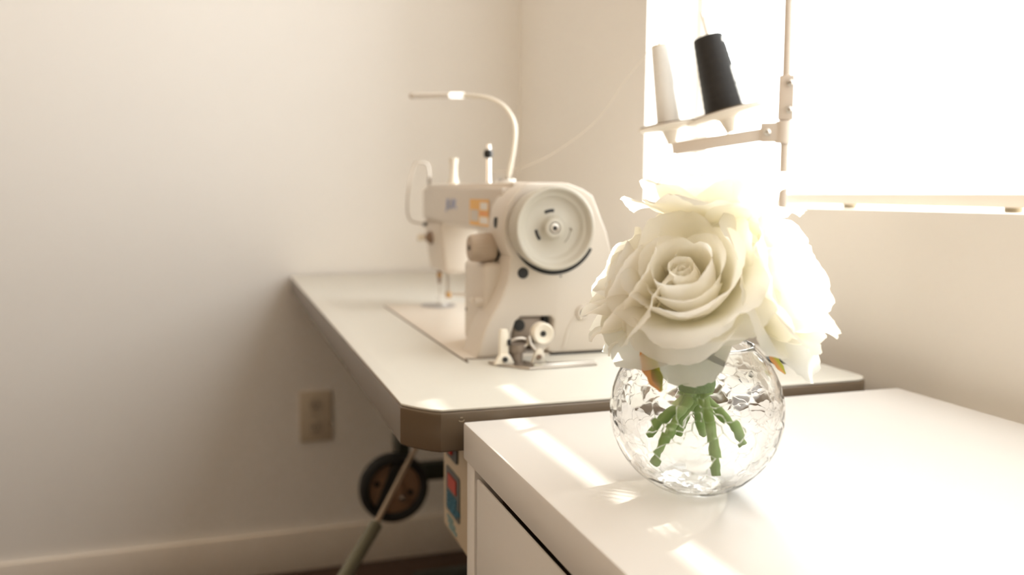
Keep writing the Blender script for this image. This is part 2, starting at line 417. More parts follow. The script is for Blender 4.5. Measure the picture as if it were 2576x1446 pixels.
# wall outlet
t = empty('wall_outlet', (.2185, YB, .395), 'cream double socket outlet low on the wall left of the table', 'outlet')
box_obj('cover_plate', (.179, YB - .007, .331), (.258, YB, .459), M['outlet'], t, .003)
for zc in (.425, .367):
    bm = bmesh.new()
    add_lathe(bm, [(0, 0), (.0165, 0), (.0175, -.002), (.0175, -.004)], (.2185, YB - .0095, zc), (0, -1, 0), 28)
    s = obj('socket', bm, M['outlet_face'], t)
    bm = bmesh.new()
    for dx in (-.006, .006): add_box(bm, (.2185 + dx - .001, YB - .0105, zc - .002), (.2185 + dx + .001, YB - .0092, zc + .006))
    add_cyl(bm, (.2185, YB - .0105, zc - .0085), (.2185, YB - .0092, zc - .0085), .0024, 12)
    obj('slot', bm, M['black'], s)
cyl_obj('screw', (.2185, YB - .0085, .396), (.2185, YB - .0068, .396), .003, M['steel'], t, 12)

# ------------------------------------------------------------------ sewing table
TX0, TX1, TY0, TY1, TZ, TT = .160, .683, .768, 2.170, .752, .041
def rrect(x0, x1, y0, y1, r, n=7, ch=None):
    out = []
    for cx, cy, a0, rr in ((x1 - r, y1 - r, 0, r), (x0 + r, y1 - r, 90, r), (x0 + r, y0 + r, 180, r), (x1 - r, y0 + r, 270, r)):
        for i in range(n + 1):
            a = math.radians(a0 + 90 * i / n); out.append((cx + rr * math.cos(a), cy + rr * math.sin(a)))
    return out
tb = empty('sewing_table', (.42, 1.47, 0), 'long cream topped industrial sewing table against the wall under the window', 'table')
def round_slab(r, inset):
    # the near left corner is cut wide, the others are small
    x0, x1, y0, y1 = TX0 + inset, TX1 - inset, TY0 + inset, TY1 - inset
    pts = []
    def arc(cx, cy, rr, a0, n):
        for i in range(n + 1):
            a = math.radians(a0 + 90 * i / n); pts.append((cx + rr * math.cos(a), cy + rr * math.sin(a)))
    arc(x1 - .022, y1 - .022, .022, 0, 5); arc(x0 + .022, y1 - .022, .022, 90, 5); pts.extend([(x0, y0 + .0370), (x0 + .0062, y0 + .0262), (x0 + .0140, y0 + .0155), (x0 + .0222, y0 + .0065), (x0 + .0310, y0)]); arc(x1 - .022, y0 + .022, .022, 270, 6)
    return pts
bm = bmesh.new(); add_prism(bm, round_slab(0, .0012), 'z', TZ - .0022, TZ, .0006)
obj('tabletop', bm, M['laminate'], tb, auto=50)
bm = bmesh.new(); add_prism(bm, round_slab(0, 0), 'z', TZ - TT, TZ - .0022, .0035, seg=3)
rim = obj('edge_band', bm, M['edge'], tb, auto=23)
bm = bmesh.new()
for k, (a0, a1, rr) in enumerate(((205, 345, .0028), (60, 125, .0026))):
    pts = [(.2105 + rr * math.cos(math.radians(a)), TY0 - .0002, .7420 + .7 * rr * math.sin(math.radians(a))) for a in range(a0, a1 + 1, 14)]
    add_tube(bm, pts, .00022, 6, smooth=2)
obj('scuff_mark', bm, M['edge_mark'], rim)
# far and near T legs
yy = 1.95
bm = bmesh.new(); add_box(bm, (.585, yy - .02, .05), (.611, yy + .02, TZ - TT), .003); obj('leg', bm, M['leg'], tb)
bm = bmesh.new(); add_box(bm, (.655, yy - .02, .05), (.681, yy + .02, TZ - TT), .003); obj('leg', bm, M['leg'], tb)
bm = bmesh.new(); add_box(bm, (.42, yy - .022, .004), (.683, yy + .022, .05), .004); obj('leg_foot', bm, M['leg'], tb)
bm = bmesh.new(); add_box(bm, (.385, yy - .016, .282), (.585, yy + .016, .322), .003); obj('crossbar', bm, M['leg'], tb)
for x0 in (.56, .63):
    bm = bmesh.new(); add_box(bm, (x0, .82, .05), (x0 + .026, .86, TZ - TT), .003); obj('leg', bm, M['leg'], tb)
bm = bmesh.new(); add_box(bm, (.30, .815, .004), (.66, .865, .05), .004); obj('leg_foot', bm, M['leg'], tb)
bm = bmesh.new(); add_box(bm, (.290, 1.01, .60), (.465, 1.51, TZ - TT), .012, 2); obj('added_oil_pan', bm, M['leg'], tb)  # unseen pan, added to block light under the table
# drive wheel of the motor and the treadle rod
WC = Vector((.333, 1.75, .340))
bm = bmesh.new(); add_lathe(bm, [(.054, -.012), (.060, -.018), (.071, -.014), (.073, 0), (.071, .014), (.060, .018), (.054, .012)], WC, (0, -1, 0), 48, closed=True)
dw = obj('drive_wheel', bm, M['rubber'], tb)
bm = bmesh.new(); add_lathe(bm, [(0, -.006), (.056, -.006), (.056, .004), (.02, .006), (.018, .012), (0, .012)], WC, (0, -1, 0), 48); obj('wheel_disc', bm, M['disc'], dw)
bm = bmesh.new(); add_box(bm, (-.024, -.010, -.053), (-.004, -.002, .053), .002, mtx=Matrix.Translation(WC + Vector((0, -.004, 0))) @ Matrix.Rotation(math.radians(22), 4, 'Y')); obj('wheel_spoke', bm, M['rubber'], dw)
cyl_obj('wheel_bolt', WC + Vector((.014, -.026, -.018)), WC + Vector((.014, -.012, -.018)), .006, M['chrome'], dw, 14)
for dx, dz in ((-.036, .012), (.034, -.012)):
    cyl_obj('wheel_hole', WC + Vector((dx, -.0075, dz)), WC + Vector((dx, -.005, dz)), .006, M['rubber'], dw, 14)
bm = bmesh.new(); add_box(bm, (.318, 1.775, .318), (.405, 1.88, .372), .018, 3); obj('motor', bm, M['leg'], tb)
bm = bmesh.new(); add_box(bm, (.3515, 1.79, .385), (.3770, 1.86, TZ - TT), .003); obj('motor_bracket', bm, M['leg'], tb)
bm = bmesh.new(); add_box(bm, (.375, 1.90, .290), (.395, 1.96, .315), .003); add_box(bm, (.375, 1.86, .322), (.395, 1.93, .345), .003); obj('motor_mount', bm, M['leg'], tb)
A, C_ = Vector((.310, 1.45, .502)), Vector((.2235, 1.347, .4165)); D_ = Vector((.169, 1.28, .374))
up = A + (A - C_) * 1.9
bm = bmesh.new(); add_tube(bm, [C_, up], .0042, 12, smooth=0); rod = obj('treadle_rod', bm, M['rod'], tb)
dn = (Vector((.227, 1.35, .42)) - D_); low = D_ - dn * 3.0
bm = bmesh.new(); add_tube(bm, [C_ + Vector((.004, .003, .004)), D_, low], .0112, 14, smooth=0); obj('rod_tube', bm, M['rodgreen'], rod)
bm = bmesh.new(); add_box(bm, (up.x - .015, up.y - .012, up.z - .01), (up.x + .015, up.y + .012, TZ - TT), .002); obj('rod_bracket', bm, M['leg'], tb)
# switch box hanging below the near edge
bm = bmesh.new(); add_box(bm, (.250, .880, .5505), (.300, .997, TZ - TT), .006, 3)
sb = obj('switch_box', bm, M['box'], tb, label='cream switch box with red and slate panels')
bm = bmesh.new(); add_prism(bm, rrect(.917, .977, .5790, .6325, .004), 'x', .2488, .2505); sp = obj('switch_panel', bm, M['boxpanel'], sb, smooth=False)
bm = bmesh.new(); add_box(bm, (.2478, .930, .609), (.2490, .966, .6255)); obj('red_label', bm, M['red'], sp, smooth=False)
bm = bmesh.new()
random.seed(4)
for r_ in range(4):
    y = .970
    for k in range(3):
        wd = random.uniform(.010, .018); add_box(bm, (.2480, y - wd, .6035 - r_ * .0055 - .0042), (.2490, y, .6035 - r_ * .0055)); y -= wd + .0025
obj('blue_print', bm, M['boxblue'], sp, smooth=False)
bm = bmesh.new()
for r_ in range(3):
    y = .972 - r_ * .004
    for k in range(2):
        wd = random.uniform(.010, .016); add_box(bm, (.2488, y - wd, .5735 - r_ * .0052 - .0036), (.2503, y, .5735 - r_ * .0052)); y -= wd + .003
obj('caption_print', bm, M['boxcyan'], sb, smooth=False)
bm = bmesh.new(); add_prism(bm, rrect(.925, .973, .646, .698, .004), 'x', .2478, .2505); rk = obj('switch_bezel', bm, M['black'], sb, smooth=False)
bm = bmesh.new(); add_box(bm, (.2455, .944, .652), (.2490, .969, .694), .0015); obj('red_switch', bm, M['red'], rk)

# ------------------------------------------------------------------ drawer cabinet
CX0, CX1, CY0, CY1, CZ = .209, .705, .06, .756, .7426
cb = empty('drawer_cabinet', ((CX0 + CX1) / 2, (CY0 + CY1) / 2, 0), 'glossy white drawer cabinet in front of the sewing table', 'cabinet')
box_obj('cabinet_top', (CX0, CY0, CZ - .0345), (CX1, CY1, CZ), M['cabinet'], cb, .0018)
box_obj('side_panel', (CX0 + .003, CY1 - .026, .0), (CX1 - .003, CY1 - .002, CZ - .0345), M['cabinet'], cb, .001)
box_obj('side_panel', (CX0 + .003, CY0 + .002, .0), (CX1 - .003, CY0 + .026, CZ - .0345), M['cabinet'], cb, .001)
box_obj('back_panel', (CX1 - .018, CY0 + .026, .04), (CX1 - .004, CY1 - .026, CZ - .0345), M['cabinet'], cb, .0005)
box_obj('dark_gap_backing', (CX0 + .030, CY0 + .026, .05), (CX1 - .018, CY1 - .026, CZ - .036), M['cabgap'], cb)  # dark filler so the gaps round the drawers read as shade
zt = CZ - .0345 - .0100
for k, hgt in enumerate((.215, .215, .215)):
    box_obj('drawer', (CX0 + .0042, CY0 + .0290, zt - hgt + .004), (CX0 + .0072, CY1 - .0295, zt), M['cabinet'], cb, .0016)
    zt -= hgt
box_obj('plinth', (CX0 + .03, CY0 + .026, 0), (CX0 + .045, CY1 - .026, .05), M['cabinet'], cb)

# ------------------------------------------------------------------ sewing machine
sm = empty('sewing_machine', (.38, 1.25, TZ), 'cream industrial sewing machine with a large hand wheel on the table', 'sewing machine')
bm = bmesh.new(); add_prism(bm, rrect(.2765, .470, 1.002, 1.523, .012), 'z', TZ, TZ + .0018, .0006); obj('bed_plate', bm, M['machine_light'], sm)
bm = bmesh.new()
add_tube(bm, [(.2755, 1.523, TZ), (.2755, 1.02, TZ), (.281, 1.0055, TZ), (.292, .999, TZ), (.33, .998, TZ)], .0012, 6, smooth=3)
obj('bed_gasket', bm, M['edge'], sm)
# body: front casting with curved flank, wheel housing, column, arm and head
HC = (.3885, .911); HR = .0630
pts = [(.2925, .7535), (.2975, .768), (.3025, .785), (.3100, .801), (.3180, .8145), (.3255, .829), (.3305, .8425), (.3340, .857), (.3345, .870)]
for a in range(214, 62, -6):
    x = HC[0] + HR * math.cos(math.radians(a)); z = HC[1] + HR * math.sin(math.radians(a))
    if x > .4105: break
    pts.append((x, min(z, .9655)))
pts += [(.4116, .9650), (.4316, .9580), (.4440, .9500), (.4545, .9250), (.4640, .9040), (.4760, .8600), (.4835, .8000), (.4850, .7535)]
pts += [(.3920, .7535), (.3845, .7580), (.3835, .7700), (.3890, .7745), (.3925, .7790), (.3925, .7965), (.3885, .8008), (.3500, .8012), (.3425, .7960), (.3375, .7800), (.3385, .7535)]
def body():
    parts = []
    bm = bmesh.new(); add_prism(bm, pts, 'y', 1.0, 1.062, .0035, seg=3); parts.append(bm)
    bm = bmesh.new(); add_box(bm, (.3125, 1.035, .7536), (.440, 1.132, .866), .010, 3); parts.append(bm)
    bm = bmesh.new(); add_box(bm, (.3405, 1.036, .840), (.438, 1.130, .925), .006, 3); parts.append(bm)
    # arm: rounded cross-section lofted along Y, lower edge tucked in
    bm = bmesh.new()
    sec = [(.338, .9570), (.3400, .9600), (.4280, .9600), (.4300, .9570), (.4300, .9080), (.4250, .8985), (.3480, .8985), (.3385, .9080)]
    sec2 = [(x + (.0135 if x < .38 else -.010), z + .001) for x, z in sec]
    A = [bm.verts.new((x, 1.045, z)) for x, z in sec]; C = [bm.verts.new((x, 1.548, z)) for x, z in sec2]
    bm.faces.new(A); bm.faces.new(list(reversed(C)))
    for i in range(len(sec)): bm.faces.new((A[i], C[i], C[(i + 1) % 8], A[(i + 1) % 8]))
    bmesh.ops.recalc_face_normals(bm, faces=bm.faces)
    bmesh.ops.bevel(bm, geom=[e for e in bm.edges], offset=.003, segments=2, profile=.5, affect='EDGES'); parts.append(bm)
    # head dropping from the far end of the arm
    bm = bmesh.new()
    lv = [(.902, .3530, .4240, 1.418, 1.5475), (.880, .3545, .4150, 1.425, 1.5475), (.850, .3590, .4080, 1.430, 1.5470), (.824, .3630, .4030, 1.433, 1.5450), (.815, .3660, .4010, 1.435, 1.5430)]
    rings = [[bm.verts.new((x, y, z)) for x, y in ((x0, y0), (x1, y0), (x1, y1), (x0, y1))] for z, x0, x1, y0, y1 in lv]
    for P, Q in zip(rings, rings[1:]):
        for i in range(4): bm.faces.new((P[i], Q[i], Q[(i + 1) % 4], P[(i + 1) % 4]))
    bm.faces.new(rings[0]); bm.faces.new(list(reversed(rings[-1])))
    bmesh.ops.recalc_face_normals(bm, faces=bm.faces)
    ed = [e for e in bm.edges if abs((e.verts[0].co - e.verts[1].co).normalized().z) > .5 or min(v.co.z for v in e.verts) < .8155]
    bmesh.ops.bevel(bm, geom=ed, offset=.006, segments=3, profile=.5, affect='EDGES'); parts.append(bm)
    out = bmesh.new()
    for i, b in enumerate(parts):
        bmesh.ops.recalc_face_normals(b, faces=b.faces)
        me = bpy.data.meshes.new('tmp'); b.to_mesh(me); b.free(); out.from_mesh(me); bpy.data.meshes.remove(me)
    return out
bd = obj('body', body(), M['machine'], sm, auto=32)
box_obj('top_cover', (.350, 1.035, .9590), (.420, 1.512, .9665), M['machine_light'], sm, .002)
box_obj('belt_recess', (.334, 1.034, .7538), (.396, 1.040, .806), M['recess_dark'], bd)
# works inside the recess
bm = bmesh.new(); add_box(bm, (.343, 1.014, .773), (.383, 1.033, .7995), .004); obj('recess_block', bm, M['iron'], bd)
cyl_obj('recess_hole', (.352, 1.0125, .789), (.352, 1.0148, .789), .0075, M['black'], bd)
box_obj('recess_gap', (.3855, 1.016, .772), (.3926, 1.033, .801), M['black'], bd)
# hand wheel
WX, WZ = .3784, .9118
bm = bmesh.new()
add_lathe(bm, [(0, .004), (.0065, .004), (.0070, .0075), (.0105, .0075), (.0125, .0060), (.0130, .0010), (.0160, -.0020), (.0330, -.0020), (.0360, -.0008), (.0380, .0030),
               (.0400, .0036), (.0430, .0045), (.0448, .0095), (.0463, .0112), (.0486, .0112), (.0502, .0095), (.0506, .0060), (.0495, -.0080), (.0470, -.0270), (.0300, -.0285), (0, -.0285)],
          (WX, .970, WZ), (0, -1, 0), 72)
hw = obj('hand_wheel', bm, M['wheel'], sm, auto=60)
bm = bmesh.new()
u_, w_, d_ = frame((0, -1, 0))
def wheel_arc(name, a0, a1, r0, r1, m, t=.0006):
    bm = bmesh.new(); n = 12; P = []
    for i in range(n + 1):
        a = math.radians(a0 + (a1 - a0) * i / n); P.append((WX + (r0 + r1) / 2 * math.cos(a), .9720, WZ + (r0 + r1) / 2 * math.sin(a)))
    add_tube(bm, P, (r1 - r0) / 2 * 1.25, 10, smooth=0); 
    for v in bm.verts: v.co.y = .9719 + (v.co.y - .9720) * (t / ((r1 - r0) / 2))
    return obj(name, bm, m, hw)
wheel_arc('wheel_slot', 84, 118, .0190, .0222, M['black'])
wheel_arc('wheel_slot', 186, 222, .0190, .0222, M['black'])
wheel_arc('engraved_arrow', 312, 358, .0236, .0242, M['edge'], .0004)
bm = bmesh.new()
for a, b in (((356, .0215), (359, .0242)), ((359, .0242), (351, .0262))):
    add_tube(bm, [(WX + r * math.cos(math.radians(q)), .9718, WZ + r * math.sin(math.radians(q))) for q, r in (a, b)], .0004, 6, smooth=0)
obj('arrow_head', bm, M['edge'], hw)
bm = bmesh.new(); add_lathe(bm, [(.0030, .000), (.0055, .0005), (.0062, .002), (.0058, .0035), (.0030, .0040)], (WX, .966, WZ), (0, -1, 0), 28, closed=True); obj('wheel_screw', bm, M['steel'], hw)
cyl_obj('screw_socket', (WX, .9635, WZ), (WX, .9660, WZ), .0032, M['black'], hw, 16)
bm = bmesh.new()
P = [(WX + .0140 + .0520 * math.cos(math.radians(a)), .9990, WZ - .0022 + .0520 * math.sin(math.radians(a))) for a in range(188, 334, 5)]
add_tube(bm, P, .0050, 10, smooth=0)
for v in bm.verts: v.co.y = .9992 + (v.co.y - .9990) * .1
obj('belt_slot_shade', bm, M['rubber'], bd)  # dark crescent: belt groove together with the shadow behind the wheel
cyl_obj('oil_port', (.3518, .9990, .8556), (.3518, 1.004, .8556), .0070, M['black'], bd, 28)
cyl_obj('pin_hole', (.4015, .9994, .8505), (.4015, 1.002, .8505), .0012, M['black'], bd, 10)
bm = bmesh.new(); add_lathe(bm, [(.0042, 0), (.0042, .004), (.0060, .005), (.0085, .004), (.0095, 0)], (.4316, 1.0005, .8040), (0, -1, 0), 30); bo = obj('screw_boss', bm, M['machine'], bd)
cyl_obj('boss_hole', (.4316, .9975, .8040), (.4316, 1.001, .8040), .0044, M['black'], bo, 18)
# raised web running down from the boss
bm = bmesh.new(); add_tube(bm, [(.4255, 1.001, .803), (.4130, 1.001, .785), (.4060, 1.001, .760)], .0022, 10, smooth=5); obj('cast_rib', bm, M['machine'], bd)
bm = bmesh.new(); add_box(bm, (.3885, .9985, .7505), (.4835, 1.020, .7537)); obj('shadow_strip', bm, M['black'], bd)  # black strip standing in for the dark gap under the body
bm = bmesh.new(); add_lathe(bm, [(0, 0), (.0042, 0), (.0042, .003), (0, .003)], (.3268, 1.027, .9165), (-1, -.10, 0), 18)
for v in bm.verts: v.co.z = .9165 + (v.co.z - .9165) * 1.6
obj('oil_window', bm, M['black'], bd)
# stitch length dial
bm = bmesh.new(); DC = (.332, 1.056, .8835)
add_lathe(bm, [(0, 0), (.0165, 0), (.0190, .004), (.0190, .010), (.0178, .024), (.0168, .030), (.0150, .0325), (.0040, .0325), (.0030, .0300), (0, .0300)], DC, (-1, 0, 0), 96, ridges=24, ramp=.0010, rlo=2, rhi=4)
dl = obj('stitch_dial', bm, M['dial'], sm, auto=50)
cyl_obj('dial_screw', (DC[0] - .0335, DC[1], DC[2]), (DC[0] - .029, DC[1], DC[2]), .0030, M['black'], dl, 14)
bm = bmesh.new(); add_lathe(bm, [(.010, -.005), (.0168, -.005), (.0168, .0005), (.010, .0005)], DC, (-1, 0, 0), 40, closed=True); obj('dial_gap_ring', bm, M['rubber'], dl)  # black ring standing in for the dark gap behind the dial
# posts on top
bm = bmesh.new(); add_lathe(bm, [(0, 0), (.0052, 0), (.0036, .004), (.0034, .052), (.0028, .0555), (0, .0555)], (.3700, 1.205, .9662), (0, 0, 1), 20); ps = obj('thread_post', bm, M['chrome'], sm)
bm = bmesh.new(); add_lathe(bm, [(.0030, -.006), (.0058, -.005), (.0068, 0), (.0058, .005), (.0030, .006)], (.3690, 1.203, 1.0085), (0, 0, 1), 20); obj('tension_knob', bm, M['black'], ps)
bm = bmesh.new(); add_lathe(bm, [(0, 0), (.0082, 0), (.0085, .006), (.0060, .010), (.0056, .030), (.0072, .038), (.0072, .042), (0, .042)], (.3640, 1.378, .9662), (0, 0, 1), 24); obj('lifter_button', bm, M['cream'], sm)
# take-up guard wire and tension dial at the head
bm = bmesh.new(); add_tube(bm, [(.3600, 1.53, .9600), (.3595, 1.53, .990), (.3560, 1.53, 1.0030), (.3450, 1.53, 1.0062), (.3350, 1.53, 1.0045), (.3275, 1.53, .9850), (.3225, 1.53, .9600), (.3195, 1.53, .9350), (.3205, 1.53, .9130), (.3290, 1.53, .9010), (.3545, 1.53, .8965)], .0016, 8, smooth=5)
gw = obj('take_up_guard', bm, M['steel'], sm)
cyl_obj('guard_screw', (.3480, 1.53, .8965), (.3590, 1.53, .8965), .0035, M['black'], gw, 12)
bm = bmesh.new(); add_box(bm, (.3575, 1.526, .955), (.3615, 1.534, .980), .001); obj('guard_bracket', bm, M['edge'], gw)
bm = bmesh.new(); add_lathe(bm, [(0, 0), (.0125, 0), (.0125, .002), (.0045, .0125), (0, .0125)], (.3560, 1.497, .8745), (-1, 0, 0), 24); td = obj('tension_disc', bm, M['recess'], sm)
bm = bmesh.new(); add_lathe(bm, [(0, 0), (.0045, 0), (.0062, .003), (.0062, .012), (.0045, .014), (0, .014)], (.3440, 1.497, .8745), (-1, 0, 0), 20); obj('tension_nut', bm, M['cream'], td)
# needle bar, presser foot, plate
nb = cyl_obj('needle_bar', (.3705, 1.50, .793), (.3705, 1.50, .822), .0030, M['recess'], sm, 14)
cyl_obj('needle_clamp', (.3705, 1.50, .804), (.3705, 1.50, .8115), .0046, M['brass'], nb, 14)
cyl_obj('needle', (.3705, 1.50, .757), (.3705, 1.50, .794), .0008, M['steel'], nb, 8)
pb = cyl_obj('presser_bar', (.3865, 1.50, .772), (.3865, 1.50, .822), .0028, M['steel'], sm, 14)
bm = bmesh.new(); add_box(bm, (.3825, 1.494, .7665), (.3905, 1.506, .7765), .001); obj('presser_clamp', bm, M['brass'], pb)
bm = bmesh.new(); add_box(bm, (.3640, 1.492, .7545), (.3830, 1.508, .7565), .0006); add_box(bm, (.3655, 1.498, .7562), (.3672, 1.502, .7690)); add_box(bm, (.3800, 1.498, .7562), (.3817, 1.502, .7690)); add_box(bm, (.3655, 1.498, .7680), (.3850, 1.502, .7700))
obj('presser_foot', bm, M['chrome'], pb)
bm = bmesh.new(); add_prism(bm, [(.366 + .031 * math.cos(2 * PI * i / 30), 1.492 + .036 * math.sin(2 * PI * i / 30)) for i in range(30)], 'z', TZ + .0010, TZ + .0026); obj('needle_plate', bm, M['greyplate'], sm)
bm = bmesh.new(); add_tube(bm, [(.3870, 1.470, .7765), (.3480, 1.250, .8010), (.3050, 1.050, .8165)], .0030, 8, smooth=4, r1=.0045); obj('lifter_lever', bm, M['machine_light'], sm)
cyl_obj('lever_pivot', (.3030, 1.046, .8165), (.3180, 1.046, .8165), .006, M['machine'], sm, 14)
cyl_obj('flank_screw', (.3115, 1.115, .798), (.3135, 1.115, .798), .0022, M['edge'], bd, 12)
# maker's lettering and warning sticker on the arm
def arm_x(y): return .338 + (y - 1.045) / .503 * .0135 - .0003
def text_mesh(body, size, mtx, name, m, parent):
    cu = bpy.data.curves.new(name, 'FONT'); cu.body = body; cu.size = size; cu.extrude = .0002; cu.align_x = 'CENTER'; cu.align_y = 'CENTER'; cu.offset = size * .018
    to = bpy.data.objects.new('tmp_text', cu); COL.objects.link(to); bpy.context.view_layer.update()
    me = bpy.data.meshes.new_from_object(to.evaluated_get(bpy.context.evaluated_depsgraph_get()))
    bpy.data.objects.remove(to); bm = bmesh.new(); bm.from_mesh(me); bmesh.ops.transform(bm, matrix=mtx, verts=bm.verts)
    return obj(name, bm, m, parent, smooth=False)
def side_mtx(x, y, z, sx=1.0):
    # text read from the -X side: +x of the text runs along -Y, +y of the text up, z out towards -X; slanted letters
    R = Matrix(((0, 0, -1), (-1, 0, 0), (0, 1, 0))).to_4x4()
    return Matrix.Translation((x, y, z)) @ R @ Matrix(((sx, .22, 0, 0), (0, 1, 0, 0), (0, 0, 1, 0), (0, 0, 0, 1)))
text_mesh('JUKI', .0215, side_mtx(arm_x(1.312), 1.312, .9350, 1.95), 'logo_lettering', M['blue'], bd)
bm = bmesh.new(); y0, y1, za, zb = 1.100, 1.202, .9080, .9440
def sq(a, b, c, d, mi, lift):
    vs = [bm.verts.new((arm_x(y) - lift, y, z)) for y, z in ((b, c), (a, c), (a, d), (b, d))]
    f = bm.faces.new(vs); f.material_index = mi
ym = y0 + (y1 - y0) * .50
sq(y0, y1, za, zb, 0, .0004)
sq(ym + .002, y1 - .004, za + .0055, zb - .0145, 1, .0006)
sq(y0 + .004, ym - .004, za + .0030, za + .0125, 2, .0006)
sq(y0 + .006, ym - .006, zb - .0140, zb - .0040, 2, .0006)
sq(y0 + .006, ym - .004, za + .0155, za + .0185, 3, .0006)
obj('warning_sticker', bm, [M['orange'], M['stgrey'], M['stwhite'], M['stred']], bd, smooth=False, recalc=False)

# ------------------------------------------------------------------ bobbin winder in front of the machine
bw = empty('bobbin_winder', (.345, .955, TZ), 'small metal bobbin winder with a round wheel in front of the machine', 'bobbin winder')
YB_ = .955
bm = bmesh.new(); add_prism(bm, [(.298, .968), (.310, .944), (.3215, .930), (.332, .918), (.418, .921), (.418, .936), (.345, .950), (.335, .970)], 'z', TZ + .0002, TZ + .0030, .0006); obj('base_plate', bm, M['steel'], bw)
bm = bmesh.new(); add_box(bm, (.338, .9215, TZ + .003), (.4165, .9285, TZ + .0055), .0008); obj('guide_bar', bm, M['chrome'], bw)
bm = bmesh.new(); add_prism(bm, [(.3065, .755), (.3175, .755), (.3172, .790), (.3155, .795), (.3085, .795), (.3070, .790)], 'y', .950, .957, .0008); po = obj('upright_post', bm, M['cream'], bw)
bm = bmesh.new(); add_prism(bm, [(.2995, TZ + .0028), (.3235, TZ + .0028), (.3205, .761), (.3175, .766), (.3065, .766), (.3025, .761)], 'y', .946, .953, .001); obj('post_foot', bm, M['cream'], bw)
cyl_obj('post_screw', (.3115, .9440, .7605), (.3115, .9465, .7605), .0032, M['black'], po, 14)
bm = bmesh.new(); add_box(bm, (.3155, .948, .7760), (.3200, .954, .7830), .001); obj('post_clip', bm, M['black'], po)
bm = bmesh.new(); add_lathe(bm, [(0, .002), (.0032, .002), (.0035, .004), (.0085, .0055), (.0112, .0065), (.0128, .0050), (.0130, 0), (.0130, -.006), (.0115, -.008), (0, -.008)], (.3580, .948, .7890), (0, -1, 0), 40); wl = obj('winder_wheel', bm, M['cream'], bw)
cyl_obj('wheel_hole', (.3580, .9425, .7890), (.3580, .9465, .7890), .0032, M['black'], wl, 16)
bm = bmesh.new(); add_tube(bm, [(.3185, .953, .7800), (.3260, .952, .7830), (.3340, .952, .7835), (.3400, .952, .7815), (.3420, .952, .7770), (.3360, .952, .7735), (.3290, .952, .7740)], .0019, 8, smooth=5); obj('winder_latch', bm, M['steel'], bw)
bm = bmesh.new(); add_lathe(bm, [(0, 0), (.0105, 0), (.0115, .002), (.0115, .010), (0, .010)], (.3305, .960, .7660), (0, 0, 1), 26); add_cyl(bm, (.3305, .960, .7545), (.3305, .960, .7665), .0075, 20); obj('bobbin_core', bm, M['iron'], bw)
bm = bmesh.new(); add_box(bm, (.3170, .966, .7550), (.3290, .9700, .7700)); obj('winder_shadow_block', bm, M['black'], bw)  # black block painting in the shadow behind the latch
bm = bmesh.new(); add_prism(bm, [(.3430, .755), (.3610, .755), (.3590, .765), (.3560, .7710), (.3500, .7720), (.3470, .7665)], 'y', .9405, .9460, .001); br = obj('bracket', bm, M['cream'], bw)
cyl_obj('bracket_screw', (.3515, .9385, .7625), (.3515, .9410, .7625), .0030, M['recess'], br, 14)
bm = bmesh.new(); add_tube(bm, [(.3425, .950, .7860), (.3440, .947, .7770), (.3500, .944, .7690)], .0022, 8, smooth=4); obj('link_arm', bm, M['steel'], bw)
bm = bmesh.new(); add_prism(bm, [(.3440, .7770), (.3720, .7770), (.3600, .7640), (.3520, .7640)], 'y', .9525, .9575, .001); obj('swing_plate', bm, M['steel'], bw)

# ------------------------------------------------------------------ gooseneck lamp on the machine
lp = empty('gooseneck_lamp', (.385, 1.16, .9665), 'cream gooseneck lamp arching over the top of the sewing machine', 'lamp')
G = [(.3849, 1.16, .9725), (.3888, 1.16, .9917), (.3928, 1.16, 1.0137), (.3966, 1.165, 1.0387), (.3974, 1.178, 1.0562), (.3939, 1.20, 1.0734), (.3903, 1.23, 1.0851), (.3839, 1.265, 1.0940), (.3695, 1.34, 1.1046)]
bm = bmesh.new(); add_tube(bm, G, .0032, 14, smooth=8); obj('neck', bm, M['hose'], lp)
g0, g1, g2 = Vector(G[-1]), Vector((.3600, 1.378, 1.1082)), Vector((.325, 1.50, 1.1184))
cyl_obj('lamp_bulb', g0, g1, .0044, M['bulb'], lp, 20)
hd = cyl_obj('lamp_head', g1, g2, .0046, M['lamp_head'], lp, 20)
cyl_obj('head_cap', g2, g2 + (g2 - g1) * .045, .0046, M['tip'], hd, 20)
bm = bmesh.new(); add_lathe(bm, [(0, 0), (.0125, 0), (.0135, .002), (.0135, .005), (.0115, .0066), (0, .0066)], (.3830, 1.163, .9667), (0, 0, 1), 30); obj('magnet_base', bm, M['chrome'], lp)

# ------------------------------------------------------------------ thread stand, cones, thread
ts = empty('thread_stand', (.640, .8845, TZ), 'tall beige thread stand pole clamped at the rear edge of the table', 'thread stand')
PX, PY = .6385, .8855
bm = bmesh.new(); add_tube(bm, [(.6405, .8840, TZ), (.6365, .8868, 1.30), (.6350, .8880, 1.62)], .0050, 20, smooth=0); obj('pole', bm, M['stand'], ts)
bm = bmesh.new(); add_lathe(bm, [(0, 0), (.0150, 0), (.0165, .002), (.0165, .0035), (.0080, .006), (0, .006)], (.6405, .8840, TZ + .0002), (0, 0, 1), 28); obj('flange', bm, M['leg'], ts)
fx = Vector((.80, -.60, 0)); fn = Vector((-.60, -.80, 0))       # along the tray arm (towards the pole) and towards the room
def stand_mtx(o, tilt=0.0):
    u = fx; w = Vector((0, 0, 1)); R = Matrix((u, fn, w)).transposed().to_4x4()
    return Matrix.Translation(o) @ R @ Matrix.Rotation(tilt, 4, 'Y')
bm = bmesh.new(); add_box(bm, (-.0075, -.0075, -.026), (.0105, .0075, .026), .002, mtx=stand_mtx((.6372, .8862, 1.0665))); cl = obj('clamp', bm, M['stand'], ts)
